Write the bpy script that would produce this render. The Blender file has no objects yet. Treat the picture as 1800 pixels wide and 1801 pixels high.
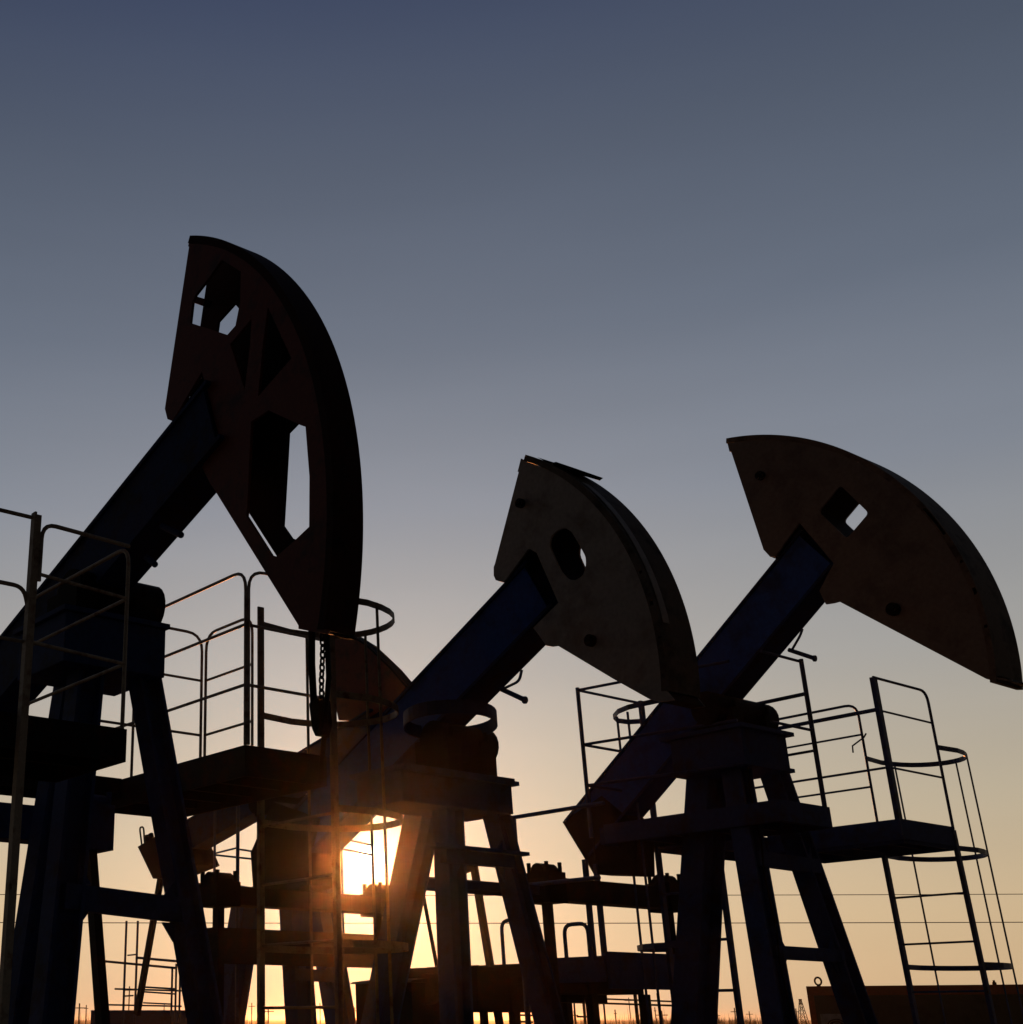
import bpy, math, random
from mathutils import Vector, Matrix
from mathutils.geometry import tessellate_polygon
random.seed(7)
R = math.radians
S = bpy.context.scene
COL = S.collection

# ------------------------------------------------------------------ camera
F, PX, PY, HOR, EYE = 2250.0, 450.0, 900.5, 1793.0, 1.6      # focal length / principal point / horizon in photo pixels
PITCH = math.atan((HOR - PY) / F)
cam = bpy.data.cameras.new('camera'); cam_o = bpy.data.objects.new('camera', cam); COL.objects.link(cam_o)
cam_o.location = (0, 0, EYE); cam_o.rotation_euler = (math.pi/2 + PITCH, 0, 0)
cam.sensor_fit = 'HORIZONTAL'; cam.sensor_width = 36; cam.lens = 36*F/1800; cam.shift_x = 0.25
cam.clip_start = 0.1; cam.clip_end = 30000
S.camera = cam_o

# ------------------------------------------------------------------ sky, sun, exposure
SUN_AZ, SUN_EL = R(4.95), R(6.3)
SUN = Vector((math.sin(SUN_AZ)*math.cos(SUN_EL), math.cos(SUN_AZ)*math.cos(SUN_EL), math.sin(SUN_EL)))
def lin(c): return tuple(((v/255)/12.92 if v/255 <= .04045 else ((v/255+.055)/1.055)**2.4) for v in c)
world = bpy.data.worlds.new('World'); S.world = world; world.use_nodes = True
nt = world.node_tree; nt.nodes.clear(); N = nt.nodes.new; L = nt.links.new
def mth(op, a, b=None, clamp=False):
    n = N('ShaderNodeMath'); n.operation = op; n.use_clamp = clamp
    for i, v in enumerate((a, b)):
        if v is None: continue
        if isinstance(v, (int, float)): n.inputs[i].default_value = v
        else: L(v, n.inputs[i])
    return n.outputs[0]
tc = N('ShaderNodeTexCoord'); sep = N('ShaderNodeSeparateXYZ'); L(tc.outputs['Generated'], sep.inputs[0])
elev = mth('DIVIDE', mth('ARCSINE', sep.outputs['Z']), math.pi/2, True)
ramp = N('ShaderNodeValToRGB'); L(elev, ramp.inputs[0])
stops = [(0, (200, 169, 130)), (4, (193, 170, 136)), (8.2, (177, 165, 143)), (14, (154, 153, 150)), (21.6, (124, 131, 143)),
         (29, (97, 107, 123)), (36.6, (79, 89, 107)), (43.5, (60, 71, 97)), (90, (30, 36, 62))]
cr = ramp.color_ramp
for i, (d, c) in enumerate(stops):
    e = cr.elements[i] if i < 2 else cr.elements.new(d/90)
    e.position = d/90; e.color = (*lin(c), 1)
dot = N('ShaderNodeVectorMath'); dot.operation = 'DOT_PRODUCT'; L(tc.outputs['Generated'], dot.inputs[0]); dot.inputs[1].default_value = SUN
dotv = dot.outputs['Value']
side = N('ShaderNodeMapRange'); side.interpolation_type = 'SMOOTHSTEP'; L(dotv, side.inputs[0])
for k, v in zip((1, 2, 3, 4), (.05, .95, .025, 1.0)): side.inputs[k].default_value = v      # the sky away from the sunset is dim
theta = mth('MULTIPLY', mth('ARCCOSINE', mth('MINIMUM', dotv, 0.9999999)), 180/math.pi)
def glow(amp, width, col):
    g = mth('MULTIPLY', mth('EXPONENT', mth('MULTIPLY', theta, -1/width)), amp)
    c = N('ShaderNodeVectorMath'); c.operation = 'SCALE'; c.inputs[0].default_value = col; L(g, c.inputs['Scale']); return c.outputs[0]
def vadd(a, b):
    n = N('ShaderNodeVectorMath'); n.operation = 'ADD'; L(a, n.inputs[0]); L(b, n.inputs[1]); return n.outputs[0]
sc = N('ShaderNodeVectorMath'); sc.operation = 'SCALE'; L(ramp.outputs[0], sc.inputs[0]); L(side.outputs[0], sc.inputs['Scale'])
disc = N('ShaderNodeMapRange'); disc.interpolation_type = 'SMOOTHSTEP'; L(theta, disc.inputs[0])
for k, v in zip((1, 2, 3, 4), (.45, .85, 6.0, 0.0)): disc.inputs[k].default_value = v       # the hazy solar disc
dsc = N('ShaderNodeVectorMath'); dsc.operation = 'SCALE'; dsc.inputs[0].default_value = (1, .86, .6); L(disc.outputs[0], dsc.inputs['Scale'])
tot = vadd(vadd(sc.outputs[0], glow(.22, 9.0, (1, .90, 1.0))), vadd(glow(.8, 1.1, (1, .86, .76)), dsc.outputs[0]))
sky = N('ShaderNodeTexSky'); sky.sky_type = 'NISHITA'; sky.sun_disc = False; sky.sun_elevation = SUN_EL; sky.sun_rotation = SUN_AZ; sky.dust_density = 3
nsc = N('ShaderNodeVectorMath'); nsc.operation = 'SCALE'; L(sky.outputs[0], nsc.inputs[0]); nsc.inputs['Scale'].default_value = .004
# faint uneven dust layers, flattened towards the horizon
mp = N('ShaderNodeMapping'); mp.inputs['Scale'].default_value = (2.2, 2.2, 15); L(tc.outputs['Generated'], mp.inputs[0])
dn = N('ShaderNodeTexNoise'); dn.inputs['Scale'].default_value = 1.6; dn.inputs['Detail'].default_value = 5; L(mp.outputs[0], dn.inputs['Vector'])
dust = mth('ADD', mth('MULTIPLY', dn.outputs['Fac'], .10), .95)
dmul = N('ShaderNodeVectorMath'); dmul.operation = 'SCALE'; L(tot, dmul.inputs[0]); L(dust, dmul.inputs['Scale']); tot = dmul.outputs[0]
bg = N('ShaderNodeBackground'); L(vadd(tot, nsc.outputs[0]), bg.inputs[0]); bg.inputs[1].default_value = 1.0
wo = N('ShaderNodeOutputWorld'); L(bg.outputs[0], wo.inputs[0])
sun = bpy.data.lights.new('sun', 'SUN'); sun.energy = 4.6; sun.angle = R(.6); sun.color = (1, .33, .09)
sun_o = bpy.data.objects.new('sun', sun); COL.objects.link(sun_o); sun_o.rotation_euler = SUN.to_track_quat('Z', 'Y').to_euler()
S.view_settings.view_transform = 'Standard'; S.view_settings.look = 'None'; S.view_settings.exposure = 0; S.view_settings.gamma = 1
S.cycles.max_bounces = 5; S.cycles.use_denoising = True

# ------------------------------------------------------------------ field axes: u along a walking beam (towards its head), w across the row, z up
AZ = math.atan2(-1750.0, math.hypot(F, HOR - PY))
HV = Vector((-math.sin(AZ), -math.cos(AZ), 0)); BV = Vector((math.cos(AZ), -math.sin(AZ), 0)); FIELD_ROT = math.atan2(HV.y, HV.x)
CP, SP = math.cos(PITCH), math.sin(PITCH); E0 = Vector((0, 0, EYE))
def ray(x, y):
    a = (x-PX)/F; b = -(y-PY)/F
    return Vector((a, CP - b*SP, SP + b*CP))
def fr(P): return Vector((P.dot(HV), P.dot(BV), P.z))
def U(x, y, u): r = ray(x, y); return fr(E0 + r*((u)/r.dot(HV)))
def W(x, y, w): r = ray(x, y); return fr(E0 + r*((w)/r.dot(BV)))
def Z(x, y, z): r = ray(x, y); return fr(E0 + r*((z-EYE)/r.z))
def D(x, y, d): r = ray(x, y); return E0 + r*(d/r.y)               # survey point at a depth d in plain world axes
def zat(u, w, y):
    Y = (HV*u + BV*w).y; k = -(y-PY)/F
    return EYE + Y*(k*CP+SP)/(CP-k*SP)
def pxm(p, px):
    P = HV*p.x + BV*p.y; return px*(P.y*CP + (p.z-EYE)*SP)/F
def V(a, b, c): return Vector((a, b, c))

# ------------------------------------------------------------------ materials
def material(name, col, rough=.6, metal=0.0, wear=None, wear_amt=.35, scale=6.0, spec=.3, bump=.0):
    m = bpy.data.materials.new(name); m.use_nodes = True; t = m.node_tree; b = t.nodes['Principled BSDF']
    b.inputs['Roughness'].default_value = rough; b.inputs['Metallic'].default_value = metal; b.inputs['Specular IOR Level'].default_value = spec
    tx = t.nodes.new('ShaderNodeTexCoord')
    n1 = t.nodes.new('ShaderNodeTexNoise'); n1.inputs['Scale'].default_value = scale; n1.inputs['Detail'].default_value = 8; n1.inputs['Roughness'].default_value = .65
    t.links.new(tx.outputs['Object'], n1.inputs['Vector'])
    r = t.nodes.new('ShaderNodeValToRGB'); r.color_ramp.elements[0].position = .5; r.color_ramp.elements[1].position = .5 + wear_amt*.5
    wear = wear or tuple(c*.45 for c in col)
    r.color_ramp.elements[0].color = (*col, 1); r.color_ramp.elements[1].color = (*wear, 1)
    t.links.new(n1.outputs['Fac'], r.inputs[0])
    n2 = t.nodes.new('ShaderNodeTexNoise'); n2.inputs['Scale'].default_value = scale*9; n2.inputs['Detail'].default_value = 4
    t.links.new(tx.outputs['Object'], n2.inputs['Vector'])
    mx = t.nodes.new('ShaderNodeMix'); mx.data_type = 'RGBA'; mx.blend_type = 'MULTIPLY'; mx.inputs[0].default_value = .5
    t.links.new(r.outputs[0], mx.inputs[6]); t.links.new(n2.outputs['Fac'], mx.inputs[7]); t.links.new(mx.outputs[2], b.inputs['Base Color'])
    if bump:
        bp = t.nodes.new('ShaderNodeBump'); bp.inputs['Strength'].default_value = bump; bp.inputs['Distance'].default_value = .01
        t.links.new(n2.outputs['Fac'], bp.inputs['Height']); t.links.new(bp.outputs[0], b.inputs['Normal'])
    return m
RUST = (.10, .035, .015)
M = dict(
    maroon=material('maroon_paint', (.21, .034, .018), .65, wear=(.08, .022, .015)),
    pale=material('pale_grey_paint', (.54, .50, .46), .6, wear=(.26, .21, .17), scale=4, wear_amt=.5),
    tan=material('tan_paint', (.22, .197, .178), .6, wear=(.11, .09, .075), scale=4, wear_amt=.5),
    blue=material('blue_paint', (.04, .135, .58), .7, wear=(.03, .07, .26), scale=4, spec=.08),
    navy=material('navy_paint', (.022, .052, .20), .7, wear=(.03, .03, .05), scale=4, spec=.08),
    slate=material('slate_blue_paint', (.05, .10, .31), .7, wear=(.05, .055, .10), scale=4, spec=.08),
    steel=material('dark_steel', (.02, .02, .022), .7, 0, wear=(.05,.02,.012), scale=7, spec=.1),
    grease_and_shade=material('grease_and_shade_steel', (.012, .012, .012), .75, 0, scale=7, spec=.06),  # real greasy parts, plus painted shade inside the nearest horsehead
    rust=material('rusty_steel', (.05, .022, .014), .8, wear=(.02, .012, .01), scale=9),
    rail=material('weathered_rail_paint', (.24, .22, .17), .6, wear=(.10, .045, .025), scale=12),
    railblue=material('blue_rail_paint', (.04, .08, .27), .55, wear=(.03, .03, .04), scale=12),
    railpale=material('pale_rail_paint', (.58, .54, .44), .6, wear=(.24, .14, .08), scale=12),
    worn=material('worn_track_steel', (.20, .165, .135), .7, wear=(.05, .04, .03), scale=5, spec=.1),
    darkrim=material('oily_maroon_steel', (.05, .016, .012), .7, wear=(.02, .012, .01), scale=6, spec=.06),
    orange=material('orange_cabin_paint', (.80, .11, .02), .6, wear=(.5, .07, .015), scale=2),
    panel=material('olive_cabin_panel', (.07, .075, .05), .7, scale=2),
    white=material('white_enamel', (.80, .79, .76), .5, wear=(.4, .38, .34), scale=2),
    rope=material('wire_rope_steel', (.03, .028, .025), .6, .3, scale=20),
    wood=material('weathered_pole_wood', (.07, .055, .04), .9, scale=2),
    reed=material('dry_reed', (.10, .085, .05), .9, scale=2),
)

# ------------------------------------------------------------------ mesh builder
class MB:
    def __init__(s): s.v, s.f = [], []
    def add(s, vs, fs):
        k = len(s.v); s.v += [tuple(p) for p in vs]; s.f += [tuple(k+i for i in f) for f in fs]
    def box(s, a, b):
        (x0, x1), (y0, y1), (z0, z1) = [sorted((a[i], b[i])) for i in range(3)]
        s.add([(x, y, z) for z in (z0, z1) for y in (y0, y1) for x in (x0, x1)],
              [(0, 2, 3, 1), (4, 5, 7, 6), (0, 1, 5, 4), (2, 6, 7, 3), (0, 4, 6, 2), (1, 3, 7, 5)])
    def bar(s, p, q, a, b, a2=None, b2=None, side=None):
        p, q = Vector(p), Vector(q); d = (q-p).normalized()
        sd = Vector(side) if side else (Vector((0, 1, 0)) if abs(d.y) < .9 else Vector((1, 0, 0)))
        x = (sd - d*sd.dot(d)).normalized(); y = d.cross(x); a2 = a2 or a; b2 = b2 or b
        vs = [p + x*(i*a/2) + y*(j*b/2) for i, j in ((-1, -1), (1, -1), (1, 1), (-1, 1))] + [q + x*(i*a2/2) + y*(j*b2/2) for i, j in ((-1, -1), (1, -1), (1, 1), (-1, 1))]
        s.add(vs, [(3, 2, 1, 0), (4, 5, 6, 7), (0, 1, 5, 4), (1, 2, 6, 5), (2, 3, 7, 6), (3, 0, 4, 7)])
    def hleg(s, p, q, a, b, a2, b2, side=None, t=.018):             # H section post: two flanges joined by a web
        p, q = Vector(p), Vector(q); d = (q-p).normalized(); sd = Vector(side or (0, 1, 0))
        x = (sd - d*sd.dot(d)).normalized(); y = d.cross(x)
        for k in (-1, 1): s.bar(p + x*(k*(a-t)/2), q + x*(k*(a2-t)/2), t, b, t, b2, x)
        s.bar(p, q, a-2*t-.002, t, a2-2*t-.002, t, x)
    def tube(s, pts, r, n=8, closed=False):
        pts = [Vector(p) for p in pts]; m = len(pts); rings = []; nv = None
        for i, p in enumerate(pts):
            if closed: d = pts[(i+1) % m] - pts[i-1]
            else: d = pts[min(i+1, m-1)] - pts[max(i-1, 0)]
            d.normalize()
            if nv is None: nv = d.orthogonal().normalized()
            nv = (nv - d*nv.dot(d)).normalized(); b = d.cross(nv)
            rings.append([p + nv*(r*math.cos(2*math.pi*k/n)) + b*(r*math.sin(2*math.pi*k/n)) for k in range(n)])
        vs = [v for g in rings for v in g]; fs = []
        for i in range(m if closed else m-1):
            j = (i+1) % m
            for k in range(n): fs.append((i*n+k, i*n+(k+1) % n, j*n+(k+1) % n, j*n+k))
        if not closed: fs += [tuple(range(n-1, -1, -1)), tuple((m-1)*n+k for k in range(n))]
        s.add(vs, fs)
    def plate(s, poly, w1, w2, holes=(), axis=1):                    # polygon of (u,z) swept between two w (axis 2: (u,w) between two z; 0: (w,z) between two u)
        mk = {1: lambda p, w: (p[0], w, p[1]), 2: lambda p, w: (p[0], p[1], w), 0: lambda p, w: (w, p[0], p[1])}[axis]
        loops = [list(poly)] + [list(h) for h in holes]
        flat = [p for l in loops for p in l]; n = len(flat)
        tri = tessellate_polygon([[Vector((p[0], p[1], 0)) for p in l] for l in loops])
        vs = [mk(p, w1) for p in flat] + [mk(p, w2) for p in flat]
        fs = [tuple(t) for t in tri] + [tuple(i+n for i in reversed(t)) for t in tri]; k = 0
        for l in loops:
            m = len(l)
            fs += [(k+i, k+(i+1) % m, n+k+(i+1) % m, n+k+i) for i in range(m)]; k += m
        s.add(vs, fs)
    def strip(s, prof, w1, w2, t):                                   # a bent plate: profile of (u,z) points given a thickness t, between w1 and w2
        P = [Vector((p[0], p[1])) for p in prof]; nr = []
        for i in range(len(P)):
            d = P[min(i+1, len(P)-1)] - P[max(i-1, 0)]; d.normalize(); nr.append(Vector((-d.y, d.x)))
        s.plate([tuple(p) for p in P] + [tuple(p + n*t) for p, n in reversed(list(zip(P, nr)))], w1, w2)
    def cyl(s, p, q, r, n=16): s.tube([p, q], r, n)
    def build(s, name, mat, parent=None, origin=V(0, 0, 0), bevel=0):
        me = bpy.data.meshes.new(name); me.from_pydata([(v[0]-origin[0], v[1]-origin[1], v[2]-origin[2]) for v in s.v], [], s.f)
        import bmesh
        bm = bmesh.new(); bm.from_mesh(me); bmesh.ops.recalc_face_normals(bm, faces=bm.faces); bm.to_mesh(me); bm.free()
        me.materials.append(M[mat] if isinstance(mat, str) else mat)
        o = bpy.data.objects.new(name, me); COL.objects.link(o)
        if parent: o.parent = parent
        if bevel:
            b = o.modifiers.new('bevel', 'BEVEL'); b.width = bevel; b.segments = 2; b.limit_method = 'ANGLE'
        return o
def one(fn, name, mat, parent, origin, **k):
    m = MB(); fn(m); return m.build(name, mat, parent, origin, **k)
def fillet(pts, r, n=5):
    pts = [Vector(p) for p in pts]; out = [pts[0]]
    for i in range(1, len(pts)-1):
        a, b, c = pts[i-1], pts[i], pts[i+1]; d1 = (a-b); d2 = (c-b); k = min(r, d1.length*.49, d2.length*.49)
        p, q = b + d1.normalized()*k, b + d2.normalized()*k
        for j in range(n+1):
            t = j/n; out.append(p*(1-t)**2 + b*(2*t*(1-t)) + q*t**2)
    return out + [pts[-1]]
def tag(o, label=None, cat=None, group=None, kind=None):
    for k, v in (('label', label), ('category', cat), ('group', group), ('kind', kind)):
        if v: o[k] = v
    return o
def field_root(name, u, w, label, cat, group=None):                  # an Empty on the ground, turned to the field axes
    o = bpy.data.objects.new(name, None); COL.objects.link(o); o.location = HV*u + BV*w; o.rotation_euler = (0, 0, FIELD_ROT); o.empty_display_size = .3
    return tag(o, label, cat, group), V(u, w, 0)
def plain_root(name, loc, label, cat, group=None, rz=0):
    o = bpy.data.objects.new(name, None); COL.objects.link(o); o.location = loc; o.rotation_euler = (0, 0, rz)
    return tag(o, label, cat, group)
def rounded(poly, r=.02, n=4):
    out = []
    m = len(poly)
    for i in range(m):
        a, b, c = Vector(poly[i-1]), Vector(poly[i]), Vector(poly[(i+1) % m]); d1, d2 = a-b, c-b; k = min(r, d1.length*.45, d2.length*.45)
        p, q = b + d1.normalized()*k, b + d2.normalized()*k
        for j in range(n+1):
            t = j/n; x = p*(1-t)**2 + b*(2*t*(1-t)) + q*t**2; out.append((x.x, x.y))
    return out

# ------------------------------------------------------------------ ground
def ground():
    m = MB(); n = 48; Rm = 2500; rings = [0, 6, 15, 40, 120, 400, 1500, Rm]
    vs = [(0, 0, 0)]; fs = []
    for r in rings[1:]:
        vs += [(r*math.cos(2*math.pi*k/n), r*math.sin(2*math.pi*k/n), 0) for k in range(n)]
    for k in range(n): fs.append((0, 1+k, 1+(k+1) % n))
    for i in range(len(rings)-2):
        a, b = 1+i*n, 1+(i+1)*n
        for k in range(n): fs.append((a+k, b+k, b+(k+1) % n, a+(k+1) % n))
    m.add(vs, fs); return m.build('ground', material('packed_earth', (.075, .065, .05), .95, wear=(.05, .045, .035), scale=.4, bump=.4))
tag(ground(), kind='structure')

# ------------------------------------------------------------------ pump jack parts
def samson(root, O, mat, legs, block, deckz=None, braces=()):
    b = MB(); b.box(*block); top = b.build('samson_post', mat, root, O, bevel=.006)
    for p, q, a, bb, a2, b2, sd in legs:
        p, q = Vector(p), Vector(q); t = p.z/(p.z-q.z); g = p + (q-p)*t                # run on down to the ground
        m = MB(); m.hleg(p, g, a, bb, a + (a2-a)*t, bb + (b2-bb)*t, sd); m.box((g.x-.16, g.y-.16, 0), (g.x+.16, g.y+.16, .03)); m.build('leg', mat, top, O)
    for p, q, a, bb in braces:
        m = MB(); m.bar(p, q, a, bb); m.build('cross_brace', mat, top, O)
        for e_, d_ in ((p, 1), (q, -1)):
            for v_ in (-1, 1):
                e = Vector(e_); y0 = e.y + d_*.075; z0 = e.z + v_*bb/2
                one(lambda m: m.plate([(y0, z0), (y0 + d_*.065, z0), (y0, z0 + v_*.085)], e.x-.008, e.x+.008, axis=0), 'gusset', mat, top, O)
    return top
def beam(root, O, mat, tail, head, w0, depth, hw, nrm, web_mat=None):
    # rolled I section: tail / head are (u,z) points on the upper edge
    d = (Vector(head) - Vector(tail)); ln = d.length; d.normalize(); n = Vector((d.y, -d.x))          # n points down
    t, h = Vector(tail), Vector(head); m = MB(); tf = .022
    quad = lambda a, b: [tuple(t + n*a), tuple(h + n*a), tuple(h + n*b), tuple(t + n*b)]
    m.plate(quad(0, tf), w0-hw, w0+hw); m.plate(quad(depth-tf, depth), w0-hw, w0+hw)
    m.plate(quad(tf+.001, depth-tf-.001), w0-.012, w0+.012)
    for k in range(6):                                                                              # web stiffeners
        s0 = t + d*(ln*(.08+.16*k))
        for sgn in (-1, 1): m.plate([tuple(s0 + n*(tf+.001)), tuple(s0 + d*.012 + n*(tf+.001)), tuple(s0 + d*.012 + n*(depth-tf-.001)), tuple(s0 + n*(depth-tf-.001))], w0+sgn*.013, w0+sgn*(hw-.03))
    o = m.build('walking_beam', mat, root, O)
    m = MB()                                                                                        # side cover plate welded between the flanges on the near side
    m.plate([tuple(t + d*(ln*.02) + n*(tf+.002)), tuple(t + d*(ln*.985) + n*(tf+.002)), tuple(t + d*(ln*.985) + n*(depth-tf-.002)), tuple(t + d*(ln*.02) + n*(depth-tf-.002))], w0-hw+.012, w0-hw+.020)
    m.build('web_plate', web_mat or mat, o, O)
    return o
def arcpts(c, r, a0, a1, n=40): return [(c[0]+r*math.cos(a0+(a1-a0)*i/n), c[1]+r*math.sin(a0+(a1-a0)*i/n)) for i in range(n+1)]
def horsehead(root, O, mat, near, far, w0, Wh, c, r, a0, a1, near_holes, far_holes, track_mat, bosses=(), liner=None, gaps=(), far_mat=None):
    o = one(lambda m: m.plate(near, w0-Wh/2, w0-Wh/2+.014, near_holes), 'horsehead', mat, root, O)
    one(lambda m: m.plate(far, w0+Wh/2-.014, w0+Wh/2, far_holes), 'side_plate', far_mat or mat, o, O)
    def tr(m):
        wa, wb = w0-Wh/2-.004, w0+Wh/2+.004
        m.strip(arcpts(c, r-.026, a0, a1, 56), wa, wb, .014)
        m.strip(arcpts(c, r, a0, a1, 56), wa, wb, .006)                                        # rope wear plate standing a little off the track
        edges = [a0] + sorted(x for g in gaps for x in g) + [a1]
        for p, q in zip(edges[::2], edges[1::2]): m.strip(arcpts(c, r-.0063, p, q, max(3, int((q-p)*40))), wa, wb, .0194)
    one(tr, 'track_plate', track_mat, o, O)
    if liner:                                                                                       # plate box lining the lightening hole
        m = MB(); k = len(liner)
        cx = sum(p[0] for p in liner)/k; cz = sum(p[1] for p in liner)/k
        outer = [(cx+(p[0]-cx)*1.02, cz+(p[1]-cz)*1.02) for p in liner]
        m.plate(outer, w0-Wh/2+.015, w0+Wh/2-.015, [liner]); m.build('hole_liner', 'grease_and_shade', o, O)
    for p, rr in bosses:
        one(lambda m: (m.cyl((p[0], w0-Wh/2-.03, p[1]), (p[0], w0-Wh/2+.004, p[1]), rr, 20), m.cyl((p[0], w0-Wh/2-.045, p[1]), (p[0], w0-Wh/2-.03, p[1]), rr*.6, 6)), 'spacer_bolt', 'grease_and_shade', o, O)
    return o
def saddle(root, O, mat, uc, w0, z, half, r, zlow, left=None):
    m = MB(); m.cyl((uc, w0-(left or half), z), (uc, w0+half, z), r, 20)
    for s in (-1, 1):
        m.box((uc-r*1.25, w0+s*half*.55-.06, zlow), (uc+r*1.25, w0+s*half*.55+.06, z-.002))
        for k in (-1, 1): m.cyl((uc+k*r*1.1, w0+s*half*.55, z-.002), (uc+k*r*1.1, w0+s*half*.55, z+.06), .018, 6)
    return m.build('saddle_bearing', mat, root, O)
def railing(parent, O, mat, paths, r=.017, name='railing'):
    m = MB()
    for p in paths:
        rr = r
        if isinstance(p, tuple): p, rr = p
        m.tube(p, rr*.68, 8)
    return m.build(name, mat, parent, O)
def vpost(u, w, z0, z1): return [V(u, w, z0), V(u, w, z1)]
def ladder(root, O, mat, wl, un, uf, ztop_n, ztop_f, zdeck, hoops, depth, lean=0.0, sgn=1, step=.33, rw=.05, cage_verts=(.22, .5, .72), cage_bottom=1.9, z0=.3):
    """Caged ladder in the plane w = wl, stiles at un (near) and uf (far); the cage bulges to sgn*w."""
    x = lambda z: wl + sgn*lean*max(0, zdeck-z)
    l = bpy.data.objects.new('ladder', None); COL.objects.link(l); l.parent = root
    for u, zt in ((un, ztop_n), (uf, ztop_f)):
        one(lambda m: (m.bar((u, x(0), 0), (u, x(zdeck), zdeck), rw, .014), m.bar((u+.012, x(0)-sgn*rw/2, 0), (u+.012, x(zdeck)-sgn*rw/2, zdeck), .014, .03),
                       m.bar((u, wl, zdeck), (u, wl, zt), rw, .014)), 'stile', mat, l, O)
    z = z0
    while z < zdeck:
        zz = z; one(lambda m: m.tube([V(un, x(zz), zz), V(uf, x(zz), zz)], .0085, 6), 'rung', mat, l, O); z += step
    m = MB(); mid = (un+uf)/2; hu = abs(un-uf)/2
    def hp(t, z):                                                     # t 0 = near stile, 1 = far stile
        a = math.pi*t; return V(mid + hu*1.12*math.cos(a)*(1 if un > uf else -1), x(z) + sgn*depth*math.sin(a)**.6, z)
    for z in hoops:
        pts = [V(un, x(z), z)] + [hp(i/16, z) for i in range(1, 16)] + [V(uf, x(z), z)]
        for a, b in zip(pts, pts[1:]): m.bar(a, b, .04, .007, side=(0, 0, 1))
    for t in cage_verts:
        p = [hp(t, z) for z in (max(hoops)+.02, min(cage_bottom, min(hoops)))]
        m.bar(p[0], p[1], .018, .007)
    m.build('safety_cage', mat, l, O)
    return l
def slab(m, u0, u1, w0, w1, z, t=.12):
    m.box((u0, w0, z-.012), (u1, w1, z))
    for a, b in (((u0, w0), (u1, w0+.012)), ((u0, w1-.012), (u1, w1)), ((u0, w0+.013), (u0+.012, w1-.013)), ((u1-.012, w0+.013), (u1, w1-.013))):
        m.box((a[0], a[1], z-t), (b[0], b[1], z-.013))
    u = u0 + .25
    while u < u1-.1: m.box((u, w0+.014, z-t*.8), (u+.03, w1-.014, z-.013)); u += .3
def equalizer(root, O, mat, u, w0, z, wl, wr, h, zc, bearing_mat='grease_and_shade', drop=.0):
    """Cross beam at the tail; a pitman arm hangs from a bolted bearing at each end down to its crank."""
    m = MB(); m.box((u-.09, wl, z-h/2), (u+.09, wr, z+h/2)); o = m.build('equalizer', mat, root, O, bevel=.006)
    for w in (wl+.1, wr-.1):
        m = MB(); m.box((u-.12, w-.1, z-h*.62), (u+.12, w+.1, z+h*.72)); m.cyl((u, w-.085, z+h*.72), (u, w+.085, z+h*.72), .07, 14)
        for k in (-1, 1):
            for q in (-1, 1): m.cyl((u+k*.09, w+q*.075, z+h*.72), (u+k*.09, w+q*.075, z+h*.72+.075), .016, 6)
        m.build('end_bearing', bearing_mat, o, O)
    return o
def drive(root, O, mat, uq, w0, wl, wr, zq, crank_du=.25):
    """Gear reducer with a crank and counterweight on each side, on a skid."""
    uc = uq - .25; zc = 1.15
    one(lambda m: (m.box((uc-.4, w0-.22, .45), (uc+.4, w0+.22, 1.42)), m.box((uc-.45, w0-.26, .9), (uc+.45, w0+.26, .96)), m.cyl((uc, wl+.02, zc), (uc, wr-.02, zc), .07, 16)), 'gear_reducer', mat, root, O, bevel=.01)
    one(lambda m: [m.bar((O.x+.9, w0+k*.3, .1), (uc-1.2, w0+k*.3, .1), .12, .2) for k in (-1, 1)] + [m.box((uc-.5, w0-.36, .2), (uc+.5, w0+.36, .445))], 'skid_base', mat, root, O)
    for w in (wl+.1, wr-.1):
        pin = V(uc+crank_du, w, zc-.35)
        cw = pin + (V(uc, w, zc) - pin)*(-.45)
        c = one(lambda m: m.bar(V(uc, w, zc)+(V(uc, w, zc)-pin)*.2, cw, .06, .16), 'crank_arm', mat, root, O)
        one(lambda m: m.cyl((cw.x, w-.06, cw.z), (cw.x, w+.06, cw.z), .28, 24), 'counterweight', mat, c, O)
        s = .045 if w < w0 else -.045
        one(lambda m: (m.bar((uq, w, zq), pin + V(0, 0, 0), .05, .07), m.cyl(pin-V(0, .05, 0), pin+V(0, .05, 0), .07, 14)), 'pitman_arm', mat, root, O)
def skyhook(root_beam, O, mat, a, b, c, d, w):
    """A pipe stub and bent rod welded under the beam (points (u,z))."""
    m = MB(); m.cyl((a[0], w, a[1]), (b[0], w, b[1]), .016, 10); m.cyl((b[0]-.004, w, b[1]), (b[0]+.008, w, b[1]-.003), .024, 10)
    if c: m.tube(fillet([(c[0], w, c[1]), (d[0], w, d[1]), (a[0]+.03, w, a[1])], .05), .009, 6)
    m.build('pipe_bracket', mat, root_beam, O)
uz = lambda L, f, w: [(p.x, p.z) for p in (W(*f(a, b), w) for a, b in L)]
GROUP = 'pump jacks nodding in a row against the sunset'

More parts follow.
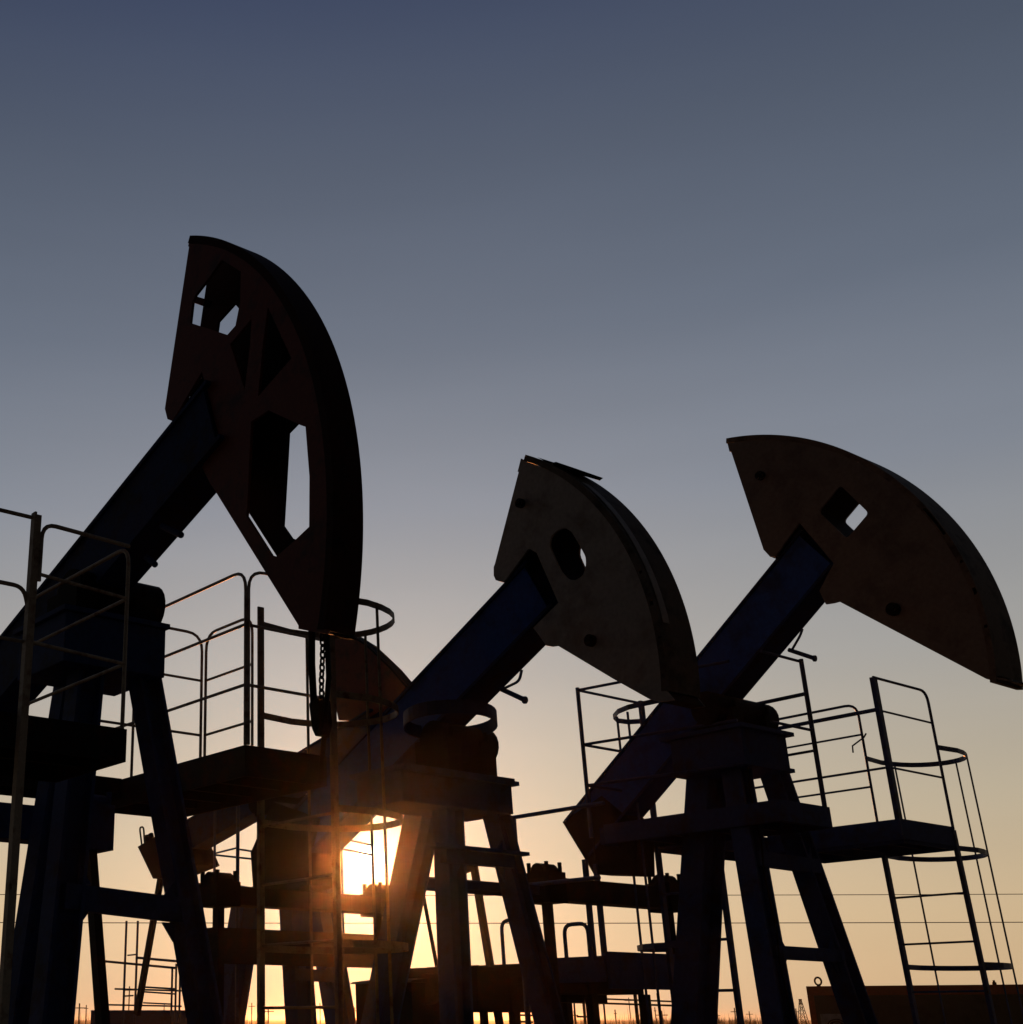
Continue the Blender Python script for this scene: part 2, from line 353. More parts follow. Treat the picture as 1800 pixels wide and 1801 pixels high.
# ================================================================== PUMP 3 (right)
w0, uc, Wh = 8.53, -5.61, .34
root, O = field_root('pumpjack', uc, w0, 'pumpjack with the tan horsehead pierced by a square hole, behind the blue caged ladder platform', 'pumpjack', GROUP)
c3, r3 = (-5.6127, 3.882), 2.003
z3 = lambda a, b: (1200+a/3, 720+b/3)
wn = w0 - Wh/2
lo = uz([[1790, 1447], [1750, 1448], [1700, 1420], [1650, 1412], [1640, 1420], [1605, 1422], [830, 1014], [800, 1022], [760, 1028], [755, 1020], [725, 958], [800, 812], [620, 598], [490, 778], [465, 778], [430, 740], [260, 225], [250, 222], [240, 180]], z3, wn)
ang = lambda p, c: math.atan2(p[1]-c[1], p[0]-c[0])
tip, low = uz([[246, 165]], z3, wn)[0], uz([[1800, 1480]], z3, w0+Wh/2)[0]
a0, a1 = ang(low, c3), ang(tip, c3)
near = arcpts(c3, r3-.041, a0+.015, a1, 44) + list(reversed(lo))
far = arcpts(c3, r3-.041, a0+.015, a1, 44) + list(reversed(lo[:7] + lo[13:]))
hole = rounded(uz([[835, 400], [985, 547], [870, 682], [720, 540]], z3, wn), .03)
horsehead(root, O, 'tan', near, far, w0, Wh, c3, r3, a0, a1+.01, [hole], [hole], 'worn',
          [(uz([[418, 352]], z3, wn)[0], .035), (uz([[1120, 1057]], z3, wn)[0], .045)], hole,
          [tuple(sorted(ang(p, c3) for p in uz(g, z3, w0+Wh/2))) for g in ([[1405, 590], [1515, 722]], [[1600, 855], [1606, 868]], [[1668, 995], [1684, 1028]], [[1733, 1185], [1739, 1200]])])
hd = [o for o in root.children if o.name.startswith('horsehead')][0]
one(lambda m: m.strip(uz([[470, 780], [490, 775], [618, 602], [796, 812], [728, 950]], z3, wn), wn+.015, w0+Wh/2-.015, .010), 'beam_socket', 'grease_and_shade', hd, O)
one(lambda m: m.strip(lo[:7], wn+.015, w0+Wh/2-.015, -.010), 'base_plate', 'grease_and_shade', hd, O)
t3 = W(992, 1443, w0-.12); h3 = W(1408, 930, w0-.12)
bm3 = beam(root, O, 'navy', (t3.x, t3.z), (h3.x, h3.z), w0, .388, .12, None, 'blue')
e = [W(1388, 1143, w0), W(1433, 1158, w0), W(1412, 1106, w0), W(1408, 1118, w0)]
skyhook(bm3, O, 'railblue', *[(p.x, p.z) for p in e], w0)
m = MB(); tb = [W(x, y, w0-.1) for x, y in ((991, 1446), (1036, 1520), (1046, 1538), (1122, 1540), (1120, 1450), (1060, 1400))]
m.plate([(p.x, p.z) for p in tb], w0-.11, w0+.11); m.build('tail_bearing', 'grease_and_shade', bm3, O)
lg = lambda xt, yt, ut, xb, ub: (U(xt, yt, ut), U(xb, 1801, ub))
mid = lg(1291, 1330, -5.60, 1372, -5.30); rt = lg(1352, 1330, -5.60, 1515, -5.30)
rear = (W(1246, 1345, w0), W(1221, 1801, w0))
edge = U(1366, 1300, -5.48).y - w0
top = samson(root, O, 'slate', [(*mid, .155, .155, .16, .155, None), (*rt, .155, .155, .165, .155, None), (*rear, .25, .19, .26, .21, None)],
    ((-6.02, w0-edge, 3.33), (-5.40, w0+edge, 3.57)),
    braces=[(U(1360, 1675, -5.33), U(1480, 1682, -5.33), .06, .085), (U(1330, 1510, -5.42), U(1440, 1525, -5.42), .06, .10)])
one(lambda m: (m.box((-6.08, w0-edge-.05, 3.571), (-5.36, w0+edge+.05, 3.60)), m.box((-6.04, w0-edge-.02, 3.30), (-5.38, w0+edge+.02, 3.328))), 'cap_flange', 'slate', top, O)
saddle(root, O, 'grease_and_shade', uc, w0, 3.74, .37, .125, 3.602)
a_, b_ = mid[0] + V(.1, -.02, .1), mid[1] + V(.1, -.02, 0)
one(lambda m: m.tube([a_.lerp(b_, t/10) + V(0, .018*math.sin(t*2.1), 0) for t in range(11)] + [V(b_.x+.02, b_.y-.03, .1)], .006, 6), 'grease_line', 'grease_and_shade', root, O)
cab_ = [W(x, y, w0-.16) for x, y in ((1037, 1392), (1040, 1430), (1044, 1475), (1047, 1512))]
one(lambda m: m.tube(cab_, .006, 6), 'slack_cable', 'rope', bm3, O)
dk = MB(); DZ = 3.0
slab(dk, -6.75, -5.16, 8.22, 8.82, DZ, .13); slab(dk, -6.3, -5.16, 9.79, 10.57, DZ, .16); slab(dk, -6.75, -6.3, 8.822, 10.57, DZ, .14)
deck = dk.build('service_platform', 'navy', root, O)
one(lambda m: (m.box((-6.7, 8.212, DZ-.125), (-5.16, 8.219, DZ+.02)), m.box((-5.159, 8.212, DZ-.125), (-5.152, 8.825, DZ+.02)), m.box((-5.159, 9.79, DZ-.13), (-5.152, 10.57, DZ+.02)), m.box((-6.3, 9.782, DZ-.13), (-5.16, 9.789, DZ+.02))), 'toe_board', 'slate', deck, O)
ZT = 4.12; gp = []
gp += [(vpost(-5.18, 8.81, DZ, ZT), .026), (vpost(-6.66, 8.01, DZ-.1, 4.08), .024), (vpost(-6.66, 8.80, DZ, 4.08), .026)]
for z in (ZT-.02, 3.58): gp += [[V(-5.18, 8.30, z), V(-5.18, 8.81, z)]]
for z in (4.06, 3.62, 3.3): gp += [[V(-6.66, 8.01, z), V(-6.66, 8.80, z)], [V(-6.66, 8.01, z), V(-5.4, 8.22, z)]]
for y, r in ((1220, .022), (1320, .015)):
    z = zat(-5.18, 8.81, y); gp += [([V(-5.18, 8.81, z), V(-6.6, 8.81, z)], r)]
z = zat(-5.18, 8.81, 1262); 
gp += [([V(-5.16, 9.79, zat(-5.16, 9.79, 1247)), V(-6.6, 9.79, zat(-5.16, 9.79, 1247))], .024), ([V(-5.16, 9.79, zat(-5.16, 9.79, 1349)), V(-6.6, 9.79, zat(-5.16, 9.79, 1349))], .014)]
gp += [fillet([V(-5.16, 9.79, ZT), V(-5.16, 10.57, ZT), V(-5.16, 10.57, DZ)], .10)]
for y in (1250, 1350):
    z = zat(-5.16, 9.79, y); gp += [([V(-5.16, 9.79, z), V(-5.16, 10.57, z)], .013)]
gp += [fillet([V(-6.9, 10.57, 4.13), V(-5.77, 10.57, 4.13), V(-5.77, 10.57, DZ)], .11)]
for y in (1292, 1384):
    z = zat(-5.77, 10.57, y); gp += [([V(-5.77, 10.57, z), V(-6.9, 10.57, z)], .013)]
railing(deck, O, 'railblue', gp)
one(lambda m: (m.bar((-5.16, 9.79, DZ-.1), (-5.16, 9.79, ZT+.01), .05, .012), m.bar((-5.183, 9.80, DZ-.1), (-5.183, 9.80, ZT+.01), .012, .045)), 'corner_post', 'railblue', deck, O)
one(lambda m: m.tube([W(1524, 1290, 10.57), W(1520, 1297, 10.57), W(1500, 1312, 10.57), W(1501, 1324, 10.57)], .007, 6), 'gate_hook', 'railblue', deck, O)
ladder(root, O, 'railblue', 10.58, -5.17, -5.77, DZ, DZ, DZ, (3.66, 2.86, 1.99), .74, lean=.035, step=.36, rw=.075, cage_bottom=.9, z0=.36, cage_verts=(.22, .42, .86))
hp = [Z(850+a/3.6, 1100+b/3.6, 3.92) for a, b in ((1115, 475), (1010, 497), (920, 518), (855, 545), (826, 578), (850, 603), (920, 612), (1000, 607))]
m = MB()
for a, b in zip(hp, hp[1:]): m.bar(a, b, .04, .008, side=(0, 0, 1))
q = Z(1104, 1252, 3.92); zlo = zat(q.x, q.y, 1666); dz = V(0, 0, zlo-3.92)
lo_h = [p + dz for p in hp]
for a, b in zip(lo_h, lo_h[1:]): m.bar(a, b, .04, .008, side=(0, 0, 1))
for p in (q, hp[4]+V(.02, .02, 0)): m.bar(p, V(p.x, p.y, .9), .022, .008)
l = bpy.data.objects.new('ladder', None); COL.objects.link(l); l.parent = root
m.build('safety_cage', 'railblue', l, O)
one(lambda m: m.bar((-6.66, 8.80, 0), (-6.66, 8.80, 4.08), .045, .03), 'stile', 'railblue', l, O)
one(lambda m: m.bar((-6.1, 8.80, 0), (-6.1, 8.80, 3.0), .045, .03), 'stile', 'railblue', l, O)
for k in range(8):
    zz = .36+.36*k; one(lambda m: m.tube([V(-6.66, 8.8, zz), V(-6.1, 8.8, zz)], .011, 6), 'rung', 'railblue', l, O)
eq_u, eq_z = W(965, 1560, 7.83).x, 2.53
equalizer(root, O, 'steel', eq_u, w0, eq_z, 7.70, 9.36, .17, 1.1)
drive(root, O, 'steel', eq_u, w0, 7.70, 9.36, eq_z)

# ================================================================== PUMP 2 (centre)
w0, uc, Wh = 5.9, -5.95, .28
root, O = field_root('pumpjack', uc, w0, 'middle pumpjack with the pale grey horsehead that has an oval hole', 'pumpjack', GROUP)
z2 = lambda a, b: (750+a/3.2727, 750+b/3.2727); wn = w0-Wh/2
c2, r2 = (-5.935, 3.431), 1.768
lo = uz([[1425, 1575], [1345, 1587], [1285, 1570], [1080, 1455], [757, 1262], [720, 1267], [690, 1262], [640, 1190], [615, 1160], [760, 1015], [635, 728], [590, 702], [445, 898], [400, 885], [388, 858], [388, 810], [396, 788], [532, 262], [526, 260], [545, 184]], z2, wn)
tip, low = uz([[556, 180]], z2, wn)[0], uz([[1590, 1560]], z2, w0+Wh/2)[0]
a1, a0 = ang(tip, c2), ang(low, c2)
near = arcpts(c2, r2-.041, a0+.02, a1-.02, 44) + list(reversed(lo))
far = arcpts(c2, r2-.041, a0+.02, a1-.02, 44) + list(reversed(lo[:5] + lo[12:]))
hole = rounded(uz([[795, 582], [835, 605], [880, 680], [918, 750], [920, 800], [905, 855], [860, 887], [815, 880], [775, 835], [740, 760], [710, 690], [715, 640], [750, 600]], z2, wn), .02, 2)
hh = horsehead(root, O, 'pale', near, far, w0, Wh, c2, r2, a0, a1-.01, [hole], [hole], 'worn',
          [(uz([[550, 445]], z2, wn)[0], .03), (uz([[955, 1235]], z2, wn)[0], .035)], hole,
          [tuple(sorted(ang(p, c2) for p in uz(g, z2, w0+Wh/2))) for g in ([[1404, 893], [1410, 906]], [[1464, 1060], [1475, 1086]], [[1523, 1258], [1527, 1270]])])
one(lambda m: m.strip(uz([[405, 888], [445, 896], [590, 706], [634, 732], [756, 1015], [620, 1160]], z2, wn), wn+.015, w0+Wh/2-.015, .010), 'beam_socket', 'grease_and_shade', hh, O)
one(lambda m: m.strip([(far[0][0], far[0][1])] + lo[:5], wn+.015, w0+Wh/2-.001, -.010), 'base_plate', 'grease_and_shade', hh, O)
one(lambda m: m.strip(arcpts(c2, r2+.005, a0+.22, a1-.3, 50), w0-Wh/2+.03, w0-Wh/2+.085, .003), 'cable_track', 'pale', hh, O)
pp = uz([[625, 172], [720, 202], [735, 199], [856, 240], [836, 256], [720, 222]], z2, wn)
one(lambda m: m.plate(pp, w0-.12, w0+.12), 'cable_clamp', 'grease_and_shade', hh, O)
t2 = W(463, 1478, w0-.12); h2 = W(935, 970, w0-.12)
t2 = W(717, 1207, w0-.12); h2 = W(887, 1025, w0-.12); d = (h2-t2).normalized(); t2, h2 = t2 - d*1.62, h2 + d*.22
bm2 = beam(root, O, 'navy', (t2.x, t2.z), (h2.x, h2.z), w0, .386, .12, None, 'blue')
e = [W(882, 1212, w0), W(923, 1231, w0), W(918, 1178, w0), W(914, 1198, w0)]
skyhook(bm2, O, 'railblue', *[(p.x, p.z) for p in e], w0)
mid = lg(787, 1400, -5.98, 804, -5.62); rt = lg(862, 1390, -5.98, 968, -5.62)
rear = (W(751, 1400, w0), W(668, 1801, w0))
edge = U(880, 1340, -5.85).y - w0
zb = zat(-5.85, 6.2, 1432)
top = samson(root, O, 'slate', [(*mid, .14, .14, .135, .135, None), (*rt, .125, .13, .13, .13, None), (*rear, .17, .17, .17, .17, None)],
    ((-6.25, U(704, 1420, -5.85).y, zb), (-5.82, w0+edge+.06, 3.02)),
    braces=[(U(780, 1505, -5.74), U(900, 1516, -5.74), .06, .08)])
one(lambda m: (m.box((-6.30, U(700, 1400, -5.85).y, 3.021), (-5.78, w0+edge+.05, 3.05)), m.box((-6.27, U(702, 1400, -5.85).y, zat(-5.85, 6.3, 1385)), (-5.78, w0+edge+.09, zat(-5.85, 6.3, 1378))), m.box((-5.75, U(760, 1500, -5.7).y, zat(-5.7, 6.4, 1510)), (-5.66, U(924, 1508, -5.7).y, zat(-5.7, 6.4, 1504)))), 'cap_flange', 'slate', top, O)
saddle(root, O, 'grease_and_shade', uc, w0, 3.27, .28, .12, 3.052, .2)
m = MB()                                                             # flat bar bent round the saddle as a guard
gc = Z(792, 1268, 3.36)
lat, dep = fr(V(math.cos(R(8)), -math.sin(R(8)), 0)), fr(V(math.sin(R(8)), math.cos(R(8)), 0))
ring = [gc + lat*(.29*math.copysign(abs(math.cos(t))**.8, math.cos(t))) + dep*(.40*math.sin(t)) for t in (2*math.pi*i/32 for i in range(33))]
for a, b in zip(ring, ring[1:]): m.bar(a, b, .085, .01, side=(0, 0, 1))
m.build('bearing_guard', 'navy', root, O)
gp = []
zt, zl = 2.99, 2.50
gp += [([V(-6.70, 7.2, zt), V(-5.85, 7.2, zt)], .022), ([V(-6.70, 7.2, zl), V(-5.95, 7.2, zl)], .022), ([V(-6.70, 6.2, zl), V(-6.70, 7.2, zl)], .022), ([V(-6.70, 6.2, zt), V(-6.70, 7.2, zt)], .02)]
gp += [(vpost(-6.70, 7.2, 0, zt+.01), .03)]
pl = MB(); slab(pl, -6.70, -6.45, 6.2, 7.15, zl-.02, .06); deck = pl.build('service_platform', 'navy', root, O)
railing(deck, O, 'railblue', gp)
m = MB(); tb = [W(x, y, w0-.13) for x, y in ((480, 1410), (560, 1440), (544, 1503), (540, 1556), (447, 1590), (441, 1500))]
m.plate([(p.x, p.z) for p in tb], w0-.13, w0+.13); m.build('tail_bearing', 'grease_and_shade', bm2, O)
eqL, eqR = W(385, 1562, 5.15), W(665, 1580, 6.55)
ez = W(405, 1575, 5.2).z
equalizer(root, O, 'steel', eqL.x, w0, ez, 5.05, 6.72, .12, 1.1)
drive(root, O, 'steel', eqL.x, w0, 5.05, 6.72, ez)

# ================================================================== PUMP 1 (left, nearest)
w0, uc, Wh = 3.02, -5.54, .145
root, O = field_root('pumpjack', uc, w0, 'nearest pumpjack, tall dark maroon horsehead with open truss cut-outs, leftmost and highest', 'pumpjack', GROUP)
za = lambda a, b: (250+a/4, 380+b/4); zb_ = lambda a, b: (250+a/3.6, 700+b/3.6); wn = w0-Wh/2; wf = w0+Wh/2
c1, r1 = (-5.5374, 3.512), 1.9798
lo = uz([[1200, 1497], [1135, 1490], [1080, 1480], [990, 1462], [990, 1440], [465, 592], [430, 540], [380, 440], [400, 390], [492, 270]], zb_, wn) + \
     uz([[545, 1575], [480, 1300], [420, 1095], [212, 1442], [178, 1428], [160, 1355], [330, 215], [323, 212], [333, 172], [338, 172]], za, wn)
tip = uz([[348, 112]], za, wn)[0]; low = uz([[1335, 1490]], zb_, wf)[0]
a1, a0 = ang(tip, c1), ang(low, c1)
body = arcpts(c1, r1-.041, a0+.005, a1-.01, 44) + list(reversed(lo))
far1 = arcpts(c1, r1-.041, a0+.005, a1-.01, 44) + list(reversed(lo[:6] + lo[13:]))
hA = uz([[560, 305], [480, 420], [375, 555], [355, 600], [338, 750], [600, 835], [657, 770], [690, 600], [695, 390]], za, wn)
hB = uz([[770, 720], [620, 900], [722, 1220], [760, 900]], za, wn)
hC = uz([[885, 640], [1050, 1000], [815, 1270], [850, 900]], za, wn)
hD = uz([[690, 150], [800, 78], [1005, 172], [1035, 182], [1060, 500], [1058, 815], [960, 908], [852, 1003], [818, 995], [660, 745], [665, 700]], zb_, wn)
fD = uz([[769, 171], [829, 108], [1005, 172], [1035, 182], [1060, 500], [1058, 815], [960, 908], [784, 845], [731, 766]], zb_, wn)
fA = uz([[492, 555], [378, 685], [368, 758], [480, 792], [520, 760], [530, 600]], za, wn)
hh = horsehead(root, O, 'maroon', body, far1, w0, Wh, c1, r1, a0-.005, a1, [hA, hB, hC, hD], [fA, fD], 'darkrim', far_mat='grease_and_shade')  # maroon far plate coloured near black: shade between the plates is painted in
bq = uz([[345, 555], [470, 592], [450, 640], [330, 598]], za, w0)
one(lambda m: m.plate(bq, w0-.02, w0+.02), 'stiffener', 'grease_and_shade', hh, O)
one(lambda m: m.plate(uz([[640, 80], [920, 150], [920, 1380], [780, 1330], [780, 1000], [640, 900]], lambda a, b: (250+a/4, 460+b/4), w0), w0+.045, w0+.055), 'head_diaphragm', 'grease_and_shade', hh, O)
one(lambda m: m.strip(uz([[545, 1575], [480, 1300], [420, 1100], [205, 1445]], za, wn), wn+.015, w0+.11, .008), 'beam_socket', 'grease_and_shade', hh, O)
t1 = W(0, 1118, w0-.10); h1 = W(303, 740, w0-.10); d = (h1-t1).normalized(); t1, h1 = t1 - d*.85, h1 + d*.30
bm1 = beam(root, O, 'navy', (t1.x, t1.z), (h1.x, h1.z), w0, .365, .10, None, 'navy')
for (xa, ya), (xb, yb) in (((285, 925), (319, 941)), ((258, 980), (273, 993))):
    a, b = W(xa, ya, w0-.05), W(xb, yb, w0-.05); one(lambda m: m.cyl(a, b, .016, 10), 'pipe_bracket', 'navy', bm1, O)
legL = lg(152, 1180, -5.5, 90, -5.25); legR = lg(250, 1170, -5.5, 362, -5.25)
rear = (W(126, 1180, w0), W(38, 1801, w0))
edge = U(291, 1150, -5.35).y - w0
top = samson(root, O, 'slate', [(*legL, .14, .13, .15, .13, None), (*legR, .13, .12, .125, .11, None), (*rear, .12, .12, .17, .14, None)],
    ((-5.85, w0-edge, zat(-5.35, 3.3, 1192)), (-5.35, w0+edge, zat(-5.35, 3.3, 1108))),
    braces=[(U(110, 1576, -5.3), U(330, 1603, -5.3), .06, .11)])
zf = zat(-5.35, 3.3, 1107)
one(lambda m: m.box((-5.9, w0-edge-.02, zf), (-5.33, w0+edge+.012, zf+.025)), 'cap_flange', 'slate', top, O)
saddle(root, O, 'grease_and_shade', uc+.02, w0, zf+.15, U(273, 1060, -5.5).y-w0, .125, zf+.027, .19)
DZ = 3.0; dk = MB()
slab(dk, -7.3, -5.70, 4.05, 4.62, DZ, .17); slab(dk, -7.35, -7.02, 2.6, 4.04, DZ, .12)
deck = dk.build('service_platform', 'steel', root, O)
fb = MB(); slab(fb, -5.2, -4.585, 1.75, 2.655, 2.72, .136); balcony = fb.build('front_balcony', 'steel', root, O)
gp = []; ZT = 4.01
pu, pw = -5.70, 4.05
zz = [zat(pu, pw, y) for y in (1002, 1098, 1204)]
gp += [fillet([V(-7.2, pw, zz[0]), V(pu, pw, zz[0]), V(pu, pw, DZ)], .12), fillet([V(pu+.012, pw+.012, DZ), V(pu+.012, pw+.012, zz[0]), V(pu+.012, 4.62, zz[0])], .12)]
for z in zz[1:]: gp += [([V(-7.2, pw, z), V(pu, pw, z)], .014), ([V(pu, pw, z), V(pu, 4.62, z)], .014)]
gp += [fillet([V(-6.93, 4.6, DZ), V(-6.93, 4.6, ZT), V(-6.40, 4.6, ZT), V(-6.40, 4.6, DZ)], .12), fillet([V(-6.95, 4.58, DZ), V(-6.95, 4.58, ZT), V(-6.95, 3.7, ZT)], .12)]
for y in (1197, 1293):
    z = zat(-6.93, 4.59, y); gp += [([V(-6.93, 4.6, z), V(-6.40, 4.6, z)], .013), ([V(-6.95, 4.58, z), V(-6.95, 3.5, z)], .013)]
z = zat(-6.93, 4.59, 1197)
railing(deck, O, 'railpale', gp, .0145); gp = []
LU, LW, LZ, LT = -4.60, 2.64, 2.72, 3.53                             # the balcony in front of the post on the left
gp += [fillet([V(LU, LW, LZ), V(LU, LW, LT), V(-5.6, LW, LT)], .09)]
PU = -4.50; un = U(58, 1000, PU)
gp += [fillet([V(PU, un.y+.03, 3.25), V(PU, un.y+.03, zat(PU, un.y, 917)), V(LU, LW, LT)], .07)]
for y in (1053, 1168):
    z = zat(LU, LW, y); gp += [([V(LU, LW, z), V(-5.6, LW, z)], .012), ([V(LU, LW, z), V(PU-.02, un.y, z)], .012)]
z = zat(PU, un.y, 912); gp += [[V(PU, un.y, z), V(PU, un.y-.5, z)]]
z = zat(PU, un.y, 1035); gp += [fillet([V(PU, un.y, z-.12), V(PU, un.y-.035, z), V(PU, un.y-.5, z)], .045)]
z = zat(PU, un.y, 1130); gp += [([V(PU, un.y, z), V(PU, un.y-.5, z)], .011)]
railing(balcony, O, 'railpale', gp, .0135)
q = Z(231, 1368, DZ); railing(deck, O, 'railpale', [vpost(q.x, q.y, DZ, zat(q.x, q.y, 1180))], .014, 'post')
ladder(root, O, 'rail', 4.64, W(587, 1300, 4.64).x, W(459, 1250, 4.64).x, zat(W(587, 1300, 4.64).x, 4.64, 1118), zat(W(459, 1250, 4.64).x, 4.64, 1068), DZ,
       (zat(-5.75, 4.64, 1056), zat(-5.75, 4.64, 1225), zat(-5.75, 4.64, 1425), zat(-5.75, 4.64, 1660)), .70, step=.34, rw=.045, cage_verts=(.10, .60, .88), cage_bottom=.9)
stile = MB(); zp = zat(PU, un.y, 905)
stile.bar((PU, un.y, 0), (PU, un.y, zp), .043, .010); stile.bar((PU+.013, un.y-.017, 0), (PU+.013, un.y-.017, zp), .010, .034)
stile.build('corner_post', 'railpale', balcony, O)
eq = W(172, 1462, w0+.66); ez = eq.z
equalizer(root, O, 'slate', eq.x, w0, ez, w0-.80, w0+.70, .19, 1.1, 'slate')
drive(root, O, 'steel', eq.x, w0, w0-.80, w0+.70, ez, .70)

# ================================================================== PUMP 4 (behind, in the second row)
w0, uc, Wh = 9.0, -11.9, .14
root, O = field_root('pumpjack', uc, w0, 'far pumpjack with a small maroon horsehead dipped low, half hidden behind the nearest ladder', 'pumpjack', GROUP)
z4 = lambda a, b: (400+a/3.6, 1000+b/3.6); wn = w0-Wh/2
near = uz([[672, 420], [790, 422], [880, 478], [950, 543], [1040, 630], [1135, 742], [1060, 840], [900, 940], [770, 965], [705, 962], [688, 880], [672, 600]], z4, wn)
arc = near[1:6]
o = one(lambda m: m.plate(near, wn, wn+.014), 'horsehead', 'maroon', root, O)
one(lambda m: m.plate(near, w0+Wh/2-.014, w0+Wh/2), 'side_plate', 'maroon', o, O)
one(lambda m: m.strip(list(reversed(arc)), wn-.004, w0+Wh/2+.004, .02), 'track_plate', 'grease_and_shade', o, O)
t4 = W(331, 1440, w0-.12); h4 = W(614, 1268, w0-.12); d = (h4-t4).normalized(); t4, h4 = t4 - d*.6, h4 + d*.35
bm4 = beam(root, O, 'navy', (t4.x, t4.z), (h4.x, h4.z), w0, .385, .12, None, 'navy')
tb = [W(x, y, w0-.15) for x, y in ((248, 1490), (275, 1474), (318, 1455), (345, 1520), (286, 1544), (275, 1546))]
m = MB(); m.plate([(p.x, p.z) for p in tb], w0-.2, w0+.2)
for x, y in ((262, 1478), (269, 1475)):
    p = W(x, y+8, w0-.15); m.cyl(p, p + V(-.06, 0, .12), .035, 8)
p = W(250, 1490, w0-.15); m.tube(fillet([p, p + V(-.08, 0, .26), p + V(.02, 0, .26), p + V(.06, 0, .05)], .05), .012, 6)
m.build('tail_bearing', 'grease_and_shade', bm4, O)
mid = lg(515, 1560, -11.95, 530, -11.7); rt = lg(560, 1560, -11.95, 600, -11.7)
fl = (U(440, 1560, -12.3), U(401, 1801, -12.6))
samson(root, O, 'slate', [(*mid, .25, .22, .26, .22, None), (*rt, .26, .22, .26, .22, None), (*fl, .26, .25, .27, .25, None)],
    ((-12.0, U(455, 1460, -12.0).y, 3.3), (-11.6, w0+.45, 3.75)), braces=[(U(515, 1714, -11.7), U(590, 1718, -11.7), .08, .12)])
saddle(root, O, 'grease_and_shade', uc, w0, 3.9, .4, .14, 3.76)
a, b = U(378, 1662, -11.3), U(705, 1675, -11.3)
m = MB(); slab(m, -11.5, -11.3, a.y, b.y, a.z+.17, .34); deck = m.build('service_platform', 'steel', root, O)
gp = []
for x, yb, yt in ((377, 1560, 1400), (418, 1560, 1400)):
    q = W(x, yb, 8.1); gp.append((vpost(q.x, q.y, 0, zat(q.x, q.y, yt)), .03 if x == 418 else .022))
for (xa, ya), (xb, yb) in (((379, 1501), (415, 1492)), ((379, 1504), (443, 1511)), ((421, 1494), (446, 1498))): gp.append(([W(xa, ya, 8.1), W(xb, yb, 8.1)], .015))
for (xa, ya), (xb, yb) in (((616, 1478), (652, 1486)), ((598, 1493), (656, 1504))): gp.append(([W(xa, ya, 9.9), W(xb, yb, 9.9)], .018))
q = W(602, 1545, 9.9); gp.append((vpost(q.x, q.y, 0, zat(q.x, q.y, 1490)), .022))
railing(deck, O, 'railblue', gp)
p = W(283, 1545, w0-.2)
one(lambda m: m.bar(p, W(241, 1785, w0-.2), .05, .09), 'pitman_arm', 'steel', root, O)

# ------------------------------------------------------------------ drive platform between the middle and right pump jacks
k = U(1064, 1674, -6.9); zt = k.z
root, O = field_root('motor_platform', -7.6, k.y, 'long low steel platform with two inverted U guard rails beside the middle pumpjack', 'platform')
far_u = W(832, 1692, k.y).x
pm = MB(); slab(pm, far_u, -6.9, k.y, k.y+.9, zt-.06, .10)
q = U(1143, 1738, -7.3); pm.box((far_u+.3, k.y+.12, zt-.30), (-7.2, k.y+.8, zt-.16)); pm.box((far_u+.5, k.y+.2, zt-.36), (-7.5, k.y+.7, zt-.302))
deck = pm.build('platform_deck', 'steel', root, O)
one(lambda m: (m.box((-6.895, k.y, zt-.27), (-6.86, k.y+.95, zt)), m.box((-7.5, k.y-.02, zt-.22), (-6.9, k.y-.004, zt-.03))), 'toe_board', 'slate', root, O)
for (xa, xb, yt) in ((887, 938, 1620), (998, 1040, 1627)):
    a, b = W(xa, 1697, k.y+.05), W(xb, 1697, k.y+.05); z1 = zat(a.x, a.y, yt)
    one(lambda m: m.tube(fillet([V(a.x, a.y, zt-.06), V(a.x, a.y, z1), V(b.x, b.y, z1), V(b.x, b.y, zt-.06)], .08), .016), 'guard_rail', 'railblue', deck, O)
for x, yt in ((1037, 1512), (1056, 1520)):
    q = U(x, 1600, -6.98); one(lambda m: m.bar(V(q.x, q.y, zt-.06), V(q.x, q.y, zat(q.x, q.y, yt)), .035, .035), 'post', 'railblue', deck, O)
wl_, wr_ = U(796, 1705, -7.95).y, U(985, 1705, -7.95).y
def housing(m):
    za1, zb1 = zat(-7.95, wl_, 1700), zat(-7.95, wl_, 1778)
    m.box((-8.5, wl_, zb1), (-7.95, wr_, za1)); m.cyl((-8.2, wl_-.08, (za1+zb1)/2), (-8.2, wr_+.05, (za1+zb1)/2), .12, 18)
    for a in (.2, .5, .8): m.box((-8.52, wl_+(wr_-wl_)*a, zb1-.01), (-7.93, wl_+(wr_-wl_)*a+.03, za1+.015))
hs = one(housing, 'motor_housing', 'steel', root, O)
for x in (852, 905, 960):
    q = U(x, 1795, -8.0); one(lambda m: m.bar(V(q.x, q.y, 0), V(q.x, q.y, zat(-7.95, wl_, 1778)), .05, .05), 'leg', 'steel', root, O)
for u in (far_u+.3, -7.2):
    for w in (k.y+.15, k.y+.8): one(lambda m: m.bar((u, w, 0), (u, w, zt-.30), .07, .07), 'leg', 'steel', root, O)

k = U(755, 1722, -8.2)
root, O = field_root('control_box', k.x, k.y, 'squat dark equipment box below the sun, between the legs of the middle pumpjack', 'box')
wL = U(733, 1726, -8.2).y
def cb(m):
    m.box((k.x-.7, k.y-.2, 0), (k.x, k.y+.45, k.z-.03)); m.plate([(k.y-.24, k.z-.029), (k.y+.49, k.z-.029), (k.y+.45, k.z-.01), (k.y+.02, k.z+.01), (k.y-.2, k.z-.012)], k.x-.73, k.x+.03, axis=0)
one(cb, 'box_body', 'steel', root, O)
one(lambda m: m.bar((k.x-.35, k.y-.1, k.z), (k.x-.35, k.y+.3, k.z+.02), .04, .03), 'lid_handle', 'steel', root, O)

